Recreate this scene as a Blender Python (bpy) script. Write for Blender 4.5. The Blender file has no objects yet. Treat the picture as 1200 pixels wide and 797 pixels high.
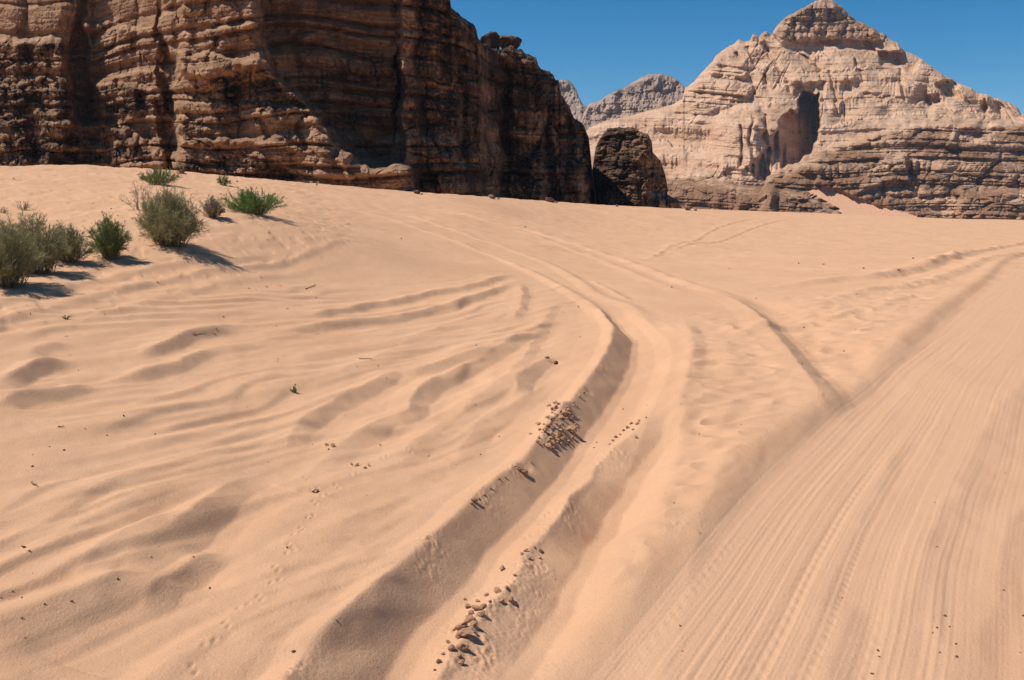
import bpy, math, random
import numpy as np
from mathutils import Vector

# ---------------------------------------------------------------- camera, world, sun, exposure
scn = bpy.context.scene
F = 1067.0; CX, CY = 600.0, 398.5; HOR = 235.0; ZC = 2.2
PITCH = math.atan((CY-HOR)/F)
cam_d = bpy.data.cameras.new('camera'); cam = bpy.data.objects.new('camera', cam_d)
scn.collection.objects.link(cam); scn.camera = cam
cam.location = (0, 0, ZC); cam.rotation_euler = (math.pi/2-PITCH, 0, 0)
cam_d.sensor_width = 36; cam_d.lens = 36*F/1200; cam_d.clip_end = 20000; cam_d.clip_start = 0.05

SUN_EL = math.radians(55.0); SUN_AZ = math.radians(-89.0)      # azimuth clockwise from +Y (view direction)
world = bpy.data.worlds.new('World'); scn.world = world; world.use_nodes = True
nt = world.node_tree; bg = nt.nodes['Background']
sky = nt.nodes.new('ShaderNodeTexSky'); sky.sky_type = 'NISHITA'; sky.sun_disc = False
sky.sun_elevation = SUN_EL; sky.sun_rotation = SUN_AZ; sky.altitude = 3500
sky.air_density = 1.0; sky.dust_density = 0.0; sky.ozone_density = 2.5
hs = nt.nodes.new('ShaderNodeHueSaturation'); hs.inputs['Saturation'].default_value = 1.44; hs.inputs['Hue'].default_value = .49
nt.links.new(sky.outputs[0], hs.inputs['Color']); nt.links.new(hs.outputs[0], bg.inputs['Color']); bg.inputs['Strength'].default_value = 0.086
sd = bpy.data.lights.new('sun', 'SUN'); sd.energy = 4.6; sd.angle = math.radians(0.53); sd.color = (1.0, 0.93, 0.84)
sun = bpy.data.objects.new('sun', sd); scn.collection.objects.link(sun)
to_sun = Vector((math.cos(SUN_EL)*math.sin(SUN_AZ), math.cos(SUN_EL)*math.cos(SUN_AZ), math.sin(SUN_EL)))
sun.rotation_euler = to_sun.to_track_quat('Z', 'Y').to_euler()
vs = scn.view_settings; vs.view_transform = 'Standard'; vs.look = 'None'; vs.gamma = 1; vs.use_curve_mapping = False
vs.exposure = 0.26

# ---------------------------------------------------------------- helpers
rng = np.random.default_rng(7)
def uv(px, py):
    """pixel -> horizontal slopes (x/y, z/y) of its ray"""
    xc = (np.asarray(px, float)-CX)/F; yc = (CY-np.asarray(py, float))/F
    y = math.cos(PITCH)+yc*math.sin(PITCH); z = -math.sin(PITCH)+yc*math.cos(PITCH)
    return xc/y, z/y
_perm = np.random.default_rng(11).permutation(256).astype(np.int32)
_perm = np.concatenate([_perm, _perm, _perm])
_g = np.random.default_rng(12).normal(size=(256, 3)).astype(np.float32)
_g /= np.linalg.norm(_g, axis=1)[:, None]
_g2 = np.stack([np.cos(np.arange(256)*2.399963), np.sin(np.arange(256)*2.399963)], 1).astype(np.float32)
def fade(t): return t*t*t*(t*(t*6-15)+10)
def noise2(x, y, seed=0):
    x = np.asarray(x, np.float32)+seed*13.7; y = np.asarray(y, np.float32)+seed*7.3
    xi = np.floor(x); yi = np.floor(y); fx = x-xi; fy = y-yi
    xi = xi.astype(np.int32) & 255; yi = yi.astype(np.int32) & 255
    u = fade(fx); v = fade(fy); out = 0
    for dx in (0, 1):
        px_ = _perm[(xi+dx) & 255]; wx = u if dx else 1-u
        for dy in (0, 1):
            g = _g2[_perm[px_+((yi+dy) & 255)]]
            out = out+(g[..., 0]*(fx-dx)+g[..., 1]*(fy-dy))*wx*(v if dy else 1-v)
    return out*1.5
def noise3(x, y, z, seed=0):
    x = np.asarray(x, np.float32)+seed*13.7; y = np.asarray(y, np.float32)+seed*7.3; z = np.asarray(z, np.float32)+seed*3.1
    x, y, z = np.broadcast_arrays(x, y, z)
    xi = np.floor(x); yi = np.floor(y); zi = np.floor(z); fx = x-xi; fy = y-yi; fz = z-zi
    xi = xi.astype(np.int32) & 255; yi = yi.astype(np.int32) & 255; zi = zi.astype(np.int32) & 255
    u = fade(fx); v = fade(fy); w = fade(fz); out = 0
    for dx in (0, 1):
        a = _perm[(xi+dx) & 255]; wx = u if dx else 1-u
        for dy in (0, 1):
            b = _perm[a+((yi+dy) & 255)]; wy = wx*(v if dy else 1-v)
            for dz in (0, 1):
                g = _g[_perm[b+((zi+dz) & 255)]]
                out = out+(g[..., 0]*(fx-dx)+g[..., 1]*(fy-dy)+g[..., 2]*(fz-dz))*wy*(w if dz else 1-w)
    return out*1.4
def fbm2(x, y, n=4, seed=0, gain=.5):
    s = 0; a = 1
    for i in range(n): s = s+a*noise2(x*2**i, y*2**i, seed+i); a *= gain
    return s
def fbm3(x, y, z, n=4, seed=0, gain=.5):
    s = 0; a = 1
    for i in range(n): s = s+a*noise3(x*2**i, y*2**i, z*2**i, seed+i); a *= gain
    return s
def hash01(i, seed=0):
    i = np.asarray(i).astype(np.int64)+seed*7919
    i = (i*2654435761) & 0xffffffff; i = ((i >> 13) ^ i)*1274126177 & 0xffffffff
    return ((i >> 8) & 0xffff)/65535.0
def worley2(x, y, seed=0):
    """F1, F2 and a random value of the nearest cell"""
    xi = np.floor(x).astype(np.int32); yi = np.floor(y).astype(np.int32)
    f1 = np.full(x.shape, 9.0, np.float32); f2 = f1.copy(); cid = np.zeros(x.shape, np.float32)
    for dx in (-1, 0, 1):
        for dy in (-1, 0, 1):
            k = (xi+dx)*7349+(yi+dy)*9151+seed*131
            jx = hash01(k, 1); jy = hash01(k, 2)
            d = np.hypot(xi+dx+jx-x, yi+dy+jy-y)
            n = d < f1
            f2 = np.where(n, f1, np.minimum(f2, d)); cid = np.where(n, hash01(k, 3), cid); f1 = np.where(n, d, f1)
    return f1, f2, cid
def sstep(a, b, x):
    t = np.clip((x-a)/(b-a), 0, 1); return t*t*(3-2*t)
def poly_sd(P, Q, poly):
    """signed distance to a closed polygon, positive inside"""
    d = np.full(P.shape, 1e9); ins = np.zeros(P.shape, bool); n = len(poly)
    for i in range(n):
        x0, y0 = poly[i]; x1, y1 = poly[(i+1) % n]; ex, ey = x1-x0, y1-y0
        t = np.clip(((P-x0)*ex+(Q-y0)*ey)/(ex*ex+ey*ey+1e-9), 0, 1)
        d = np.minimum(d, np.hypot(P-x0-t*ex, Q-y0-t*ey))
        c = ((y0 > Q) != (y1 > Q)) & (P < (x1-x0)*(Q-y0)/(y1-y0+1e-12)+x0)
        ins ^= c
    return np.where(ins, d, -d)
def catmull(pts, n=8):
    p = np.array(pts, float); p = np.vstack([2*p[0]-p[1], p, 2*p[-1]-p[-2]]); out = []
    for i in range(1, len(p)-2):
        for t in np.linspace(0, 1, n, endpoint=False):
            a, b, c, d = p[i-1], p[i], p[i+1], p[i+2]
            out.append(.5*((2*b)+(-a+c)*t+(2*a-5*b+4*c-d)*t*t+(-a+3*b-3*c+d)*t**3))
    out.append(p[-2]); return np.array(out)

def mesh_from(name, V, faces4=None, faces3=None, smooth=True, mats=(), attrs=None):
    me = bpy.data.meshes.new(name); V = np.ascontiguousarray(V, np.float32)
    me.vertices.add(len(V)); me.vertices.foreach_set('co', V.ravel())
    loops = []; starts = []; tot = 0
    for f in (faces4, faces3):
        if f is None or len(f) == 0: continue
        k = f.shape[1]; loops.append(np.ascontiguousarray(f, np.int32).ravel())
        starts.append(np.arange(len(f), dtype=np.int32)*k+tot); tot += len(f)*k
    loops = np.concatenate(loops); starts = np.concatenate(starts)
    me.loops.add(len(loops)); me.loops.foreach_set('vertex_index', loops)
    me.polygons.add(len(starts)); me.polygons.foreach_set('loop_start', starts)
    me.update(calc_edges=True)
    me.polygons.foreach_set('use_smooth', np.full(len(starts), smooth))
    for k, a in (attrs or {}).items():
        at = me.attributes.new(k, 'FLOAT', 'POINT'); at.data.foreach_set('value', np.ascontiguousarray(a, np.float32).ravel())
    for m in mats: me.materials.append(m)
    return me
def link(name, me, parent=None, label=None, cat=None, group=None, kind=None, loc=None):
    o = bpy.data.objects.new(name, me); scn.collection.objects.link(o)
    if parent: o.parent = parent
    if loc is not None: o.location = loc
    if label: o['label'] = label
    if cat: o['category'] = cat
    if group: o['group'] = group
    if kind: o['kind'] = kind
    return o
def grid_faces(nr, nc, wrap=False):
    i = np.arange(nr-1)[:, None]; j = np.arange(nc if wrap else nc-1)[None, :]; j2 = (j+1) % nc
    return np.stack([i*nc+j, i*nc+j2, (i+1)*nc+j2, (i+1)*nc+j], -1).reshape(-1, 4)

# ---------------------------------------------------------------- materials
def new_mat(name):
    m = bpy.data.materials.new(name); m.use_nodes = True; t = m.node_tree
    b = t.nodes['Principled BSDF']; b.inputs['Roughness'].default_value = .95; b.inputs['Specular IOR Level'].default_value = .15
    return m, t, b
class N:
    def __init__(s, t): s.t = t
    def n(s, k, **kw):
        x = s.t.nodes.new('ShaderNode'+k)
        for a, v in kw.items(): setattr(x, a, v)
        return x
    def l(s, a, b): s.t.links.new(a, b)
    def noise(s, vec, scale, detail=4, rough=.55):
        x = s.n('TexNoise'); x.inputs['Scale'].default_value = scale; x.inputs['Detail'].default_value = detail
        x.inputs['Roughness'].default_value = rough; s.l(vec, x.inputs['Vector']); return x.outputs['Fac']
    def map(s, vec, sc):
        x = s.n('Mapping'); x.inputs['Scale'].default_value = sc; s.l(vec, x.inputs['Vector']); return x.outputs[0]
    def ramp(s, fac, stops):
        x = s.n('ValToRGB'); e = x.color_ramp.elements
        while len(e) < len(stops): e.new(.5)
        for q, (p, c) in zip(e, stops): q.position = p; q.color = (*c, 1) if not np.isscalar(c) else (c, c, c, 1)
        s.l(fac, x.inputs[0]); return x.outputs[0]
    def mix(s, fac, a, b, mode='MIX'):
        x = s.n('Mix', data_type='RGBA', blend_type=mode)
        for v, i in ((fac, 0), (a, 6), (b, 7)):
            if isinstance(v, (int, float)): x.inputs[i].default_value = v
            elif isinstance(v, tuple): x.inputs[i].default_value = (*v, 1)
            else: s.l(v, x.inputs[i])
        return x.outputs[2]
    def math(s, op, a, b=0.0):
        x = s.n('Math', operation=op)
        for v, i in ((a, 0), (b, 1)):
            if isinstance(v, (int, float)): x.inputs[i].default_value = v
            else: s.l(v, x.inputs[i])
        return x.outputs[0]
    def bump(s, h, dist, strength=1, nrm=None):
        x = s.n('Bump'); x.inputs['Distance'].default_value = dist; x.inputs['Strength'].default_value = strength
        s.l(h, x.inputs['Height'])
        if nrm: s.l(nrm, x.inputs['Normal'])
        return x.outputs[0]

def sand_material():
    m, t, b = new_mat('sand'); q = N(t)
    pos = q.n('NewGeometry').outputs['Position']
    big = q.noise(pos, .35, 4); mid = q.noise(q.map(pos, (1.0, .45, 1)), 2.4, 5); grain = q.noise(pos, 170, 3, .75); speck = q.noise(pos, 60, 3, .6)
    base = q.ramp(big, [(.3, (.59, .346, .208)), (.7, (.635, .387, .238))])
    base = q.mix(q.ramp(mid, [(.35, 0.0), (.7, .5)]), base, (.565, .322, .186))
    at = q.n('Attribute', attribute_name='track').outputs['Fac']
    base = q.mix(at, base, (.595, .36, .225))
    darkg = q.ramp(speck, [(.28, (.62, .58, .55)), (.42, (1, 1, 1))])
    base = q.mix(.35, base, darkg, 'MULTIPLY')
    gg = q.ramp(grain, [(.3, (.82, .8, .78)), (.65, (1.08, 1.08, 1.08))])
    base = q.mix(.6, base, gg, 'MULTIPLY')
    vo = q.n('TexVoronoi'); vo.inputs['Scale'].default_value = 6.5; q.l(pos, vo.inputs['Vector'])   # sparse dark grit lying in the sand
    sepc = q.n('SeparateColor'); q.l(vo.outputs['Color'], sepc.inputs[0])
    g1_ = q.math('LESS_THAN', vo.outputs['Distance'], q.math('MULTIPLY', sepc.outputs[0], .055)); g2_ = q.math('GREATER_THAN', sepc.outputs[1], .62)
    base = q.mix(q.math('MULTIPLY', q.math('MULTIPLY', g1_, g2_), .75), base, (.17, .09, .055))
    q.l(base, b.inputs['Base Color'])
    # wind ripples and grain
    rip = q.noise(q.map(pos, (2.2, 9.0, 1)), 1.6, 3, .5)
    n1 = q.bump(rip, .008, .3)
    n2 = q.bump(q.noise(pos, 55, 4, .7), .012, .55, n1)
    n3 = q.bump(grain, .004, .8, n2)
    q.l(n3, b.inputs['Normal']); b.inputs['Specular IOR Level'].default_value = .05
    return m
def rock_material(name, lo, hi, dark, scale, sat_layers=1.0, bump=1.0):
    """scale = metres of a typical feature"""
    m, t, b = new_mat(name); q = N(t)
    pos = q.n('NewGeometry').outputs['Position']
    w = q.noise(pos, .25/scale, 4)
    lay = q.noise(q.map(pos, (.14, .14, 1.1)), 1.0/scale, 5, .65)
    lay2 = q.noise(q.map(pos, (.05, .05, 5.0)), 1.0/scale, 4, .7)
    col = q.ramp(lay, [(.32, lo), (.66, hi)])
    col = q.mix(q.ramp(lay2, [(.35, .0), (.65, .22)]), col, tuple(.5*(a+c) for a, c in zip(lo, dark)))
    streak = q.noise(q.map(pos, (1.5, 1.5, .16)), 1.0/scale, 4, .6)
    at = q.n('Attribute', attribute_name='varnish_shade').outputs['Fac']  # dark rock varnish, plus shade painted on parts of cliff and outcrop
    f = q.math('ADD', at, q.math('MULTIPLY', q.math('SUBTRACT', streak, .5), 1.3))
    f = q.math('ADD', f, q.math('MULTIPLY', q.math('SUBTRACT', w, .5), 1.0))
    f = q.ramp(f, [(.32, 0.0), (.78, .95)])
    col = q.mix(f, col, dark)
    sp = q.noise(pos, 3.0/scale, 5, .7)
    col = q.mix(.55, col, q.ramp(sp, [(.3, (.55, .53, .52)), (.62, (1.15, 1.13, 1.1))]), 'MULTIPLY')
    s2 = q.n('Attribute', attribute_name='sand').outputs['Fac']
    col = q.mix(s2, col, (.60, .335, .21))
    q.l(col, b.inputs['Base Color'])
    nb = q.bump(q.noise(q.map(pos, (.5, .5, 2.5)), 1.6/scale, 5, .65), .25*scale*bump, .6)
    nb = q.bump(sp, .10*scale*bump, .7, nb)
    q.l(nb, b.inputs['Normal'])
    return m
MAT_SAND = sand_material()
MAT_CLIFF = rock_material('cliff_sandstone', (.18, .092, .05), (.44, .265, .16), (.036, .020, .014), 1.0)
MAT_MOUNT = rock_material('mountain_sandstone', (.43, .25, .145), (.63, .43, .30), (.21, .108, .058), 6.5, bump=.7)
MAT_FAR = rock_material('far_sandstone', (.28, .19, .145), (.44, .31, .24), (.12, .08, .066), 9.0, bump=.7)
def simple_mat(name, c1, c2, scale, bump=.002, rough=.95, trans=0.0):
    m, t, b = new_mat(name); q = N(t); pos = q.n('TexCoord').outputs['Object']
    n = q.noise(pos, scale, 4, .65)
    cr = q.ramp(n, [(.32, c1), (.68, c2)]); q.l(cr, b.inputs['Base Color'])
    if trans:                                                         # thin needles let light through
        tb = q.n('BsdfTranslucent'); q.l(cr, tb.inputs['Color']); mx_ = q.n('MixShader'); mx_.inputs[0].default_value = trans
        q.l(b.outputs[0], mx_.inputs[1]); q.l(tb.outputs[0], mx_.inputs[2]); q.l(mx_.outputs[0], t.nodes['Material Output'].inputs['Surface'])
    q.l(q.bump(n, bump, .8), b.inputs['Normal']); b.inputs['Roughness'].default_value = rough
    return m
MAT_CLOD = simple_mat('packed_sand_clod', (.47, .26, .15), (.58, .35, .22), 30, .01)
MAT_PEBBLE = simple_mat('dark_pebble', (.12, .07, .045), (.24, .15, .10), 40)
MAT_WHITE = simple_mat('pale_pebble', (.6, .57, .53), (.75, .72, .68), 40)
MAT_WOOD = simple_mat('dry_twig', (.16, .10, .06), (.28, .19, .12), 60)
MAT_STEM = simple_mat('grey_stem', (.13, .10, .06), (.27, .21, .14), 25)
MAT_LEAF = {
 'grey': simple_mat('grey_green_needles', (.33, .32, .16), (.56, .52, .31), 9, trans=.4),
 'green': simple_mat('green_needles', (.20, .26, .09), (.40, .44, .19), 9, trans=.4),
 'bright': simple_mat('bright_green_needles', (.16, .28, .07), (.34, .45, .16), 9, trans=.4),
 'dry': simple_mat('dry_needles', (.32, .26, .17), (.50, .41, .29), 9, trans=.3)}

# ---------------------------------------------------------------- sand ground (one sheet, polar grid, fine near and in front)
th_f = np.radians(np.linspace(-34, 34, 1240)); th_b = np.radians(np.linspace(34, 326, 118)[1:-1])
TH = np.concatenate([th_f, th_b])                                    # full circle
r = [0.35]
while r[-1] < 2.9: r.append(r[-1]*1.12)
while r[-1] < 140: r.append(r[-1]+min(.8*r[-1]**2/2000, .0046*r[-1]))
while r[-1] < 3000: r.append(r[-1]*1.07)
R = np.array(r); NF = len(th_f)
GX = R[:, None]*np.sin(TH)[None, :]; GY = R[:, None]*np.cos(TH)[None, :]
# control points: pixel and depth along the view (metres)
ctrl = [(0,195,33),(100,193,37),(200,200,40),(330,212,46),(500,226,60),(700,240,85),(800,245,98),(960,250,115),(1100,256,125),(1200,258,130),
 (0,262,19),(0,340,12.2),(200,285,17),(300,250,22),(100,230,24),(200,225,27),(400,240,36),(120,310,15.5),
 (0,400,10.0),(0,480,7.8),(0,600,5.7),(0,797,3.72),(200,400,11.2),(200,520,7.6),(200,797,3.95),
 (350,330,18),(350,400,12.4),(350,500,8.6),(500,300,26),(600,310,27),(550,400,13.7),(450,600,6.3),(400,797,4.1),
 (650,480,9.6),(600,640,5.8),(740,390,15.0),(650,797,4.18),(700,300,34),(850,290,42),(900,400,14.2),(950,480,9.6),(1000,300,36),
 (1200,310,31),(1200,420,12.8),(1200,600,6.4),(1200,797,4.15),(900,650,5.65),(900,797,4.18),(1100,350,20.5),(620,260,60)]
cp = []
for px, py, d in ctrl:
    u, v = uv(px, py); cp.append((float(u)*d, d, ZC+float(v)*d))
cp += [(-16,2,1.6),(16,2,-.1),(0,-12,.4),(-30,8,3.2),(34,14,-.1),(-45,-25,3),(45,-25,.2),(0,-45,.5),(-3,1,.1),(3,1,0),(0,.3,0),(-60,20,4.2),(80,60,-.6)]
cp = np.array(cp)
def tps(d2): return .5*d2*np.log(d2+1e-6)
n = len(cp); D2 = (cp[:, None, 0]-cp[None, :, 0])**2+(cp[:, None, 1]-cp[None, :, 1])**2
A = np.zeros((n+3, n+3)); A[:n, :n] = tps(D2)+np.eye(n)*1.5; A[:n, n] = 1; A[:n, n+1:] = cp[:, :2]; A[n, :n] = 1; A[n+1:, :n] = cp[:, :2].T
W = np.linalg.solve(A, np.concatenate([cp[:, 2], [0, 0, 0]]))
def base_z(x, y):
    s = W[n]+W[n+1]*x+W[n+2]*y
    for k in range(n): s = s+W[k]*tps((x-cp[k, 0])**2+(y-cp[k, 1])**2)
    return s
crest_px = [0,100,200,330,500,700,800,960,1100,1200]; crest_d = [33,37,40,46,60,85,98,115,125,130]
crest_py = [195,193,200,212,226,240,245,250,256,258]
cu, cv = uv(crest_px, crest_py); cth = np.arctan(cu); crr = np.array(crest_d)*np.hypot(1, cu)
thw = np.where(TH > math.pi, TH-2*math.pi, TH)
RC = np.interp(thw, np.concatenate([[-3.14, -1.2], cth, [1.2, 3.14]]), np.concatenate([[45, 36], crr, [110, 45]]))
CV = np.interp(thw, cth, cv/np.hypot(1, cu))                         # slope of the skyline of the sand
reff = np.minimum(R[:, None], RC[None, :])
ZB = base_z(reff*np.sin(TH)[None, :], reff*np.cos(TH)[None, :])
# trim the far half so the crest really is the skyline of the sand
rel = (ZB-ZC)/reff; mx = rel.max(0)
corr = (CV-mx); wgt = sstep(.35, 1.0, reff/RC[None, :])
front = sstep(.75, .55, np.abs(thw))
ZB = ZB+np.clip(corr, -.02, .02)[None, :]*reff*wgt*front[None, :]
t_ = np.maximum(R[:, None]-RC[None, :], 0)
ZB = ZB-(ZB+13)*(1-np.exp(-(t_/70)**2))

FTH = th_f
def hit(px, py, Z):
    """first point of the ground sheet under a pixel"""
    u, v = uv(px, py); th = math.atan(float(u)); s = float(v)/math.hypot(1, float(u))
    j = np.interp(th, FTH, np.arange(NF)); j0 = int(np.clip(j, 0, NF-2)); a = j-j0
    col = Z[:, j0]*(1-a)+Z[:, j0+1]*a; sl = (col-ZC)/R
    k = np.nonzero(sl >= s)[0]
    k = k[0] if len(k) else int(np.argmax(sl))
    if k == 0: rr = ZC/max(-s, .01)
    else:
        t = (s-sl[k-1])/(sl[k]-sl[k-1]+1e-12); t = min(max(t, 0), 1); rr = R[k-1]+(R[k]-R[k-1])*t
    return rr*math.sin(th), rr*math.cos(th)
def ground_z(x, y, Z):
    rr = math.hypot(x, y); th = math.atan2(x, y)
    j = np.interp(th, FTH, np.arange(NF)); j0 = int(np.clip(j, 0, NF-2)); a = j-j0
    i = np.interp(rr, R, np.arange(len(R))); i0 = int(np.clip(i, 0, len(R)-2)); b = i-i0
    return (Z[i0, j0]*(1-a)+Z[i0, j0+1]*a)*(1-b)+(Z[i0+1, j0]*(1-a)+Z[i0+1, j0+1]*a)*b

NFX = GX[:, :NF]; NFY = GY[:, :NF]; REG = R < 160
FX = NFX[REG]; FY = NFY[REG]; DZ = np.zeros(FX.shape); TRACK = np.zeros(FX.shape)
JIT = noise2(FX*1.8, FY*1.8, 3)*.85+noise2(FX*6.5, FY*6.5, 4)*.16
AMPN = noise2(FX*.9, FY*.9, 5)
Rreg = R[REG]
def stamp(pts, knots, amp=1, wid=1, fa=(0, 1, 1, 0), scales=None, sig=.02, jit=.03, mod=.35, out=None):
    """press a cross-section (metres, + is towards the right) into the sand along a line"""
    w = np.array([hit(a, b, ZB) for a, b in pts])
    if w[-1, 1] < w[0, 1]: w = w[::-1]; 
    w = catmull(w, 6)
    kd = np.array([k[0] for k in knots])*wid; kh = np.array([k[1] for k in knots])*amp
    xs = np.arange(kd[0]-.3, kd[-1]+.3, .004); tab = np.interp(xs, kd, kh, 0, 0)
    kk = np.arange(-int(4*sig/.004)-1, int(4*sig/.004)+2)*.004; g = np.exp(-.5*(kk/sig)**2); g /= g.sum()
    tab = np.convolve(tab, g, 'same')
    smax = max(max(s) if np.iterable(s) else s for s in (scales or [1])); mrg = max(-kd[0], kd[-1])*smax*1.2+.4
    m = (FX > w[:, 0].min()-mrg) & (FX < w[:, 0].max()+mrg) & (FY > w[:, 1].min()-mrg) & (FY < w[:, 1].max()+mrg)
    idx = np.nonzero(m.ravel())[0]
    if not len(idx): return
    x = FX.ravel()[idx]; y = FY.ravel()[idx]
    best = np.full(len(idx), 1e9); sgn = np.ones(len(idx)); ss = np.zeros(len(idx)); over = np.zeros(len(idx))
    L = np.concatenate([[0], np.cumsum(np.hypot(*np.diff(w, axis=0).T))])
    for i in range(len(w)-1):
        ax, ay = w[i]; ex, ey = w[i+1]-w[i]; ll = ex*ex+ey*ey+1e-12
        t0 = ((x-ax)*ex+(y-ay)*ey)/ll; t = np.clip(t0, 0, 1)
        dx = x-ax-t*ex; dy = y-ay-t*ey; d = np.hypot(dx, dy); nb = d < best
        best = np.where(nb, d, best); sgn = np.where(nb, np.sign(dx*ey-dy*ex), sgn)
        ss = np.where(nb, (L[i]+t*(L[i+1]-L[i]))/L[-1], ss)
    d = best*sgn+JIT.ravel()[idx]*jit
    sc = 1.0; am = 1.0
    if scales: 
        q = np.linspace(0, 1, len(scales)); sc = np.interp(ss, q, [s[0] for s in scales]); am = np.interp(ss, q, [s[1] for s in scales])
    h = np.interp(d/sc, xs, tab, 0, 0)*am*(1+mod*AMPN.ravel()[idx])
    a, b, c, e = fa
    fd = sstep(a-.001, b, ss) if b < 1 else 1
    fd = np.ones(len(idx))
    if a < b: fd = fd*sstep(a, b, ss)
    if c < e: fd = fd*(1-sstep(c, e, ss))
    endd = (ss <= 0) | (ss >= 1)
    fd = np.where(endd, 0, fd) if (a < b or c < e) else fd
    D = DZ.ravel() if out is None else out.ravel(); D[idx] += h*fd
RUT = [(-.55,0),(-.2,.03),(-.03,.085),(.0,.09),(.03,.075),(.32,-.12),(.44,-.14),(.7,-.11),(.95,-.03),(1.25,0)]
SCARP = [(-.75,0),(-.3,.35),(-.01,1),(.015,.97),(.27,-.36),(.42,-.42),(.75,-.12),(1.1,0)]
RIDGE = [(-.22,0),(-.04,.9),(.03,1),(.16,.05),(.25,-.12),(.45,0)]
# the deep curved rut
stamp([(300,880),(345,815),(400,745),(445,700),(500,650),(560,592),(612,547),(650,500),(682,462),(705,430),(716,405),(716,385),(697,362)],
      RUT, 1.15, 1.0, (0,0,.93,1), [(.9,.95),(.88,.95),(.88,.95),(.9,.92),(.95,1.0),(.9,1.0),(.7,.5)], sig=.012, jit=.035, mod=.10)
stamp([(716,385),(690,357),(650,334),(600,309),(520,278),(450,255),(380,238)], RIDGE, .055, 1.2, (0,.1,.85,1), sig=.03, jit=.02)
stamp([(760,385),(742,362),(700,345),(640,308),(560,280),(480,253),(420,236)], RIDGE, .05, 1.3, (0,.1,.85,1), sig=.03, jit=.02)
stamp([(895,372),(880,355),(800,331),(720,302),(640,277),(560,256),(440,231)], RIDGE, .06, 1.5, (0,.1,.85,1), sig=.03, jit=.02)
stamp([(820,350),(760,328),(690,300),(600,268),(500,243)], RIDGE, .035, 1.4, (0,.2,.8,1), sig=.03, jit=.02)
# crumbling second edge right of the rut floor
stamp([(455,880),(500,805),(540,742),(578,697),(615,650),(650,600),(690,552),(720,517),(748,492),(765,450)],
      [(-.5,0),(-.12,.03),(0,.05),(.28,-.10),(.42,-.12),(.8,-.04),(1.1,0)], 1.35, .95, (0,0,.6,.95), [(1.1,1.15),(1,1.1),(1,1),(.9,.7)], sig=.014, jit=.05, mod=.5)
# swept strip between the ruts and the lumpy sand
stamp([(640,800),(700,712),(752,630),(790,545),(803,460),(812,400),(800,372)], [(-.9,-.0),(-.45,-.025),(-.15,.0),(0,.035),(.2,-.015),(.5,0)], 1.0, 1, (0,.25,.85,1), sig=.03, jit=.06)
# arc-shaped rut joining the track
stamp([(975,495),(957,462),(935,428),(912,398),(888,371),(860,353),(815,338)], [(-.35,0),(-.05,.05),(0,.055),(.2,-.10),(.3,-.13),(.6,-.11),(.95,-.04),(1.4,0)],
      .95, 1.4, (.0,.16,.72,1), [(1,.9),(1,1.1),(.9,1),(.7,.6)], sig=.02, jit=.02, mod=.2)
# lines left of the bushes' foot and long wind lines
for pts, a in (([(-40,388),(60,362),(150,338),(250,316),(350,300),(440,285)], .035), ([(-40,368),(60,343),(150,321),(250,303),(340,290)], .03),
               ([(-40,415),(80,382),(180,352),(300,325),(420,300)], .018)):
    stamp(pts, SCARP, a, .55, (0,.02,.7,1), sig=.04, jit=.05)
# ripples and old softened tracks on the left
RIP = [
 ([(300,382),(350,374),(400,366),(450,356),(500,346),(560,334),(605,320)], .075, .6),
 ([(290,405),(340,392),(390,382),(440,376),(500,366),(560,349),(605,330)], .085, .65),
 ([(150,424),(190,410),(225,394),(262,387),(290,386)], .09, .6),
 ([(120,448),(170,441),(210,428),(250,408)], .075, .6),
 ([(-10,457),(20,446),(50,432),(85,425)], .10, .6), ([(-10,482),(30,470),(70,462),(110,452)], .08, .6),
 ([(30,420),(45,410),(75,402)], .04, .6),
 ([(325,545),(345,505),(385,478),(430,458),(458,440),(500,437),(545,420),(600,398)], .085, .75),
 ([(345,575),(380,540),(440,503),(475,488),(490,462),(545,432),(600,402),(650,378)], .085, .8),
 ([(85,690),(105,668),(150,640),(205,610)], .06, .6),
 ([(112,692),(140,668),(194,637),(223,611),(259,580),(290,561),(322,556)], .105, .85),
 ([(165,725),(190,690),(225,665),(262,645)], .06, .55),
 ([(-50,770),(0,744),(65,721),(135,695),(175,678)], .09, .9),
 ([(600,470),(612,440),(635,425),(665,418)], .09, .7), ([(530,560),(545,520),(575,492),(610,470),(650,440)], .05, .8),
 ([(560,480),(590,450),(625,400),(640,372),(650,355)], .035, .6), ([(600,380),(612,350),(608,330)], .05, .6),
 ([(420,560),(470,535),(520,500),(560,470),(600,440)], .05, .8),
 ([(-20,560),(80,545),(200,520),(320,490)], .045, 1.2), ([(-20,520),(100,500),(240,478),(380,450)], .05, 1.2),
 ([(-20,610),(80,590),(200,560),(300,525)], .04, 1.1), ([(-20,660),(60,640),(140,600),(230,565)], .045, .9),
 ([(250,470),(340,455),(420,430),(480,405),(560,385)], .045, 1.0), ([(300,430),(380,415),(470,400),(540,375)], .035, .9),
 ([(260,797),(330,735),(400,675),(450,640)], .03, 1.0), ([(120,830),(200,770),(300,700),(400,620),(470,575)], .035, 1.2)]
for pts, a, w in RIP: stamp(pts, SCARP, a*.80, w*1.05, (0,.22,.75,1), sig=.010, jit=.05, mod=.28)
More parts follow.
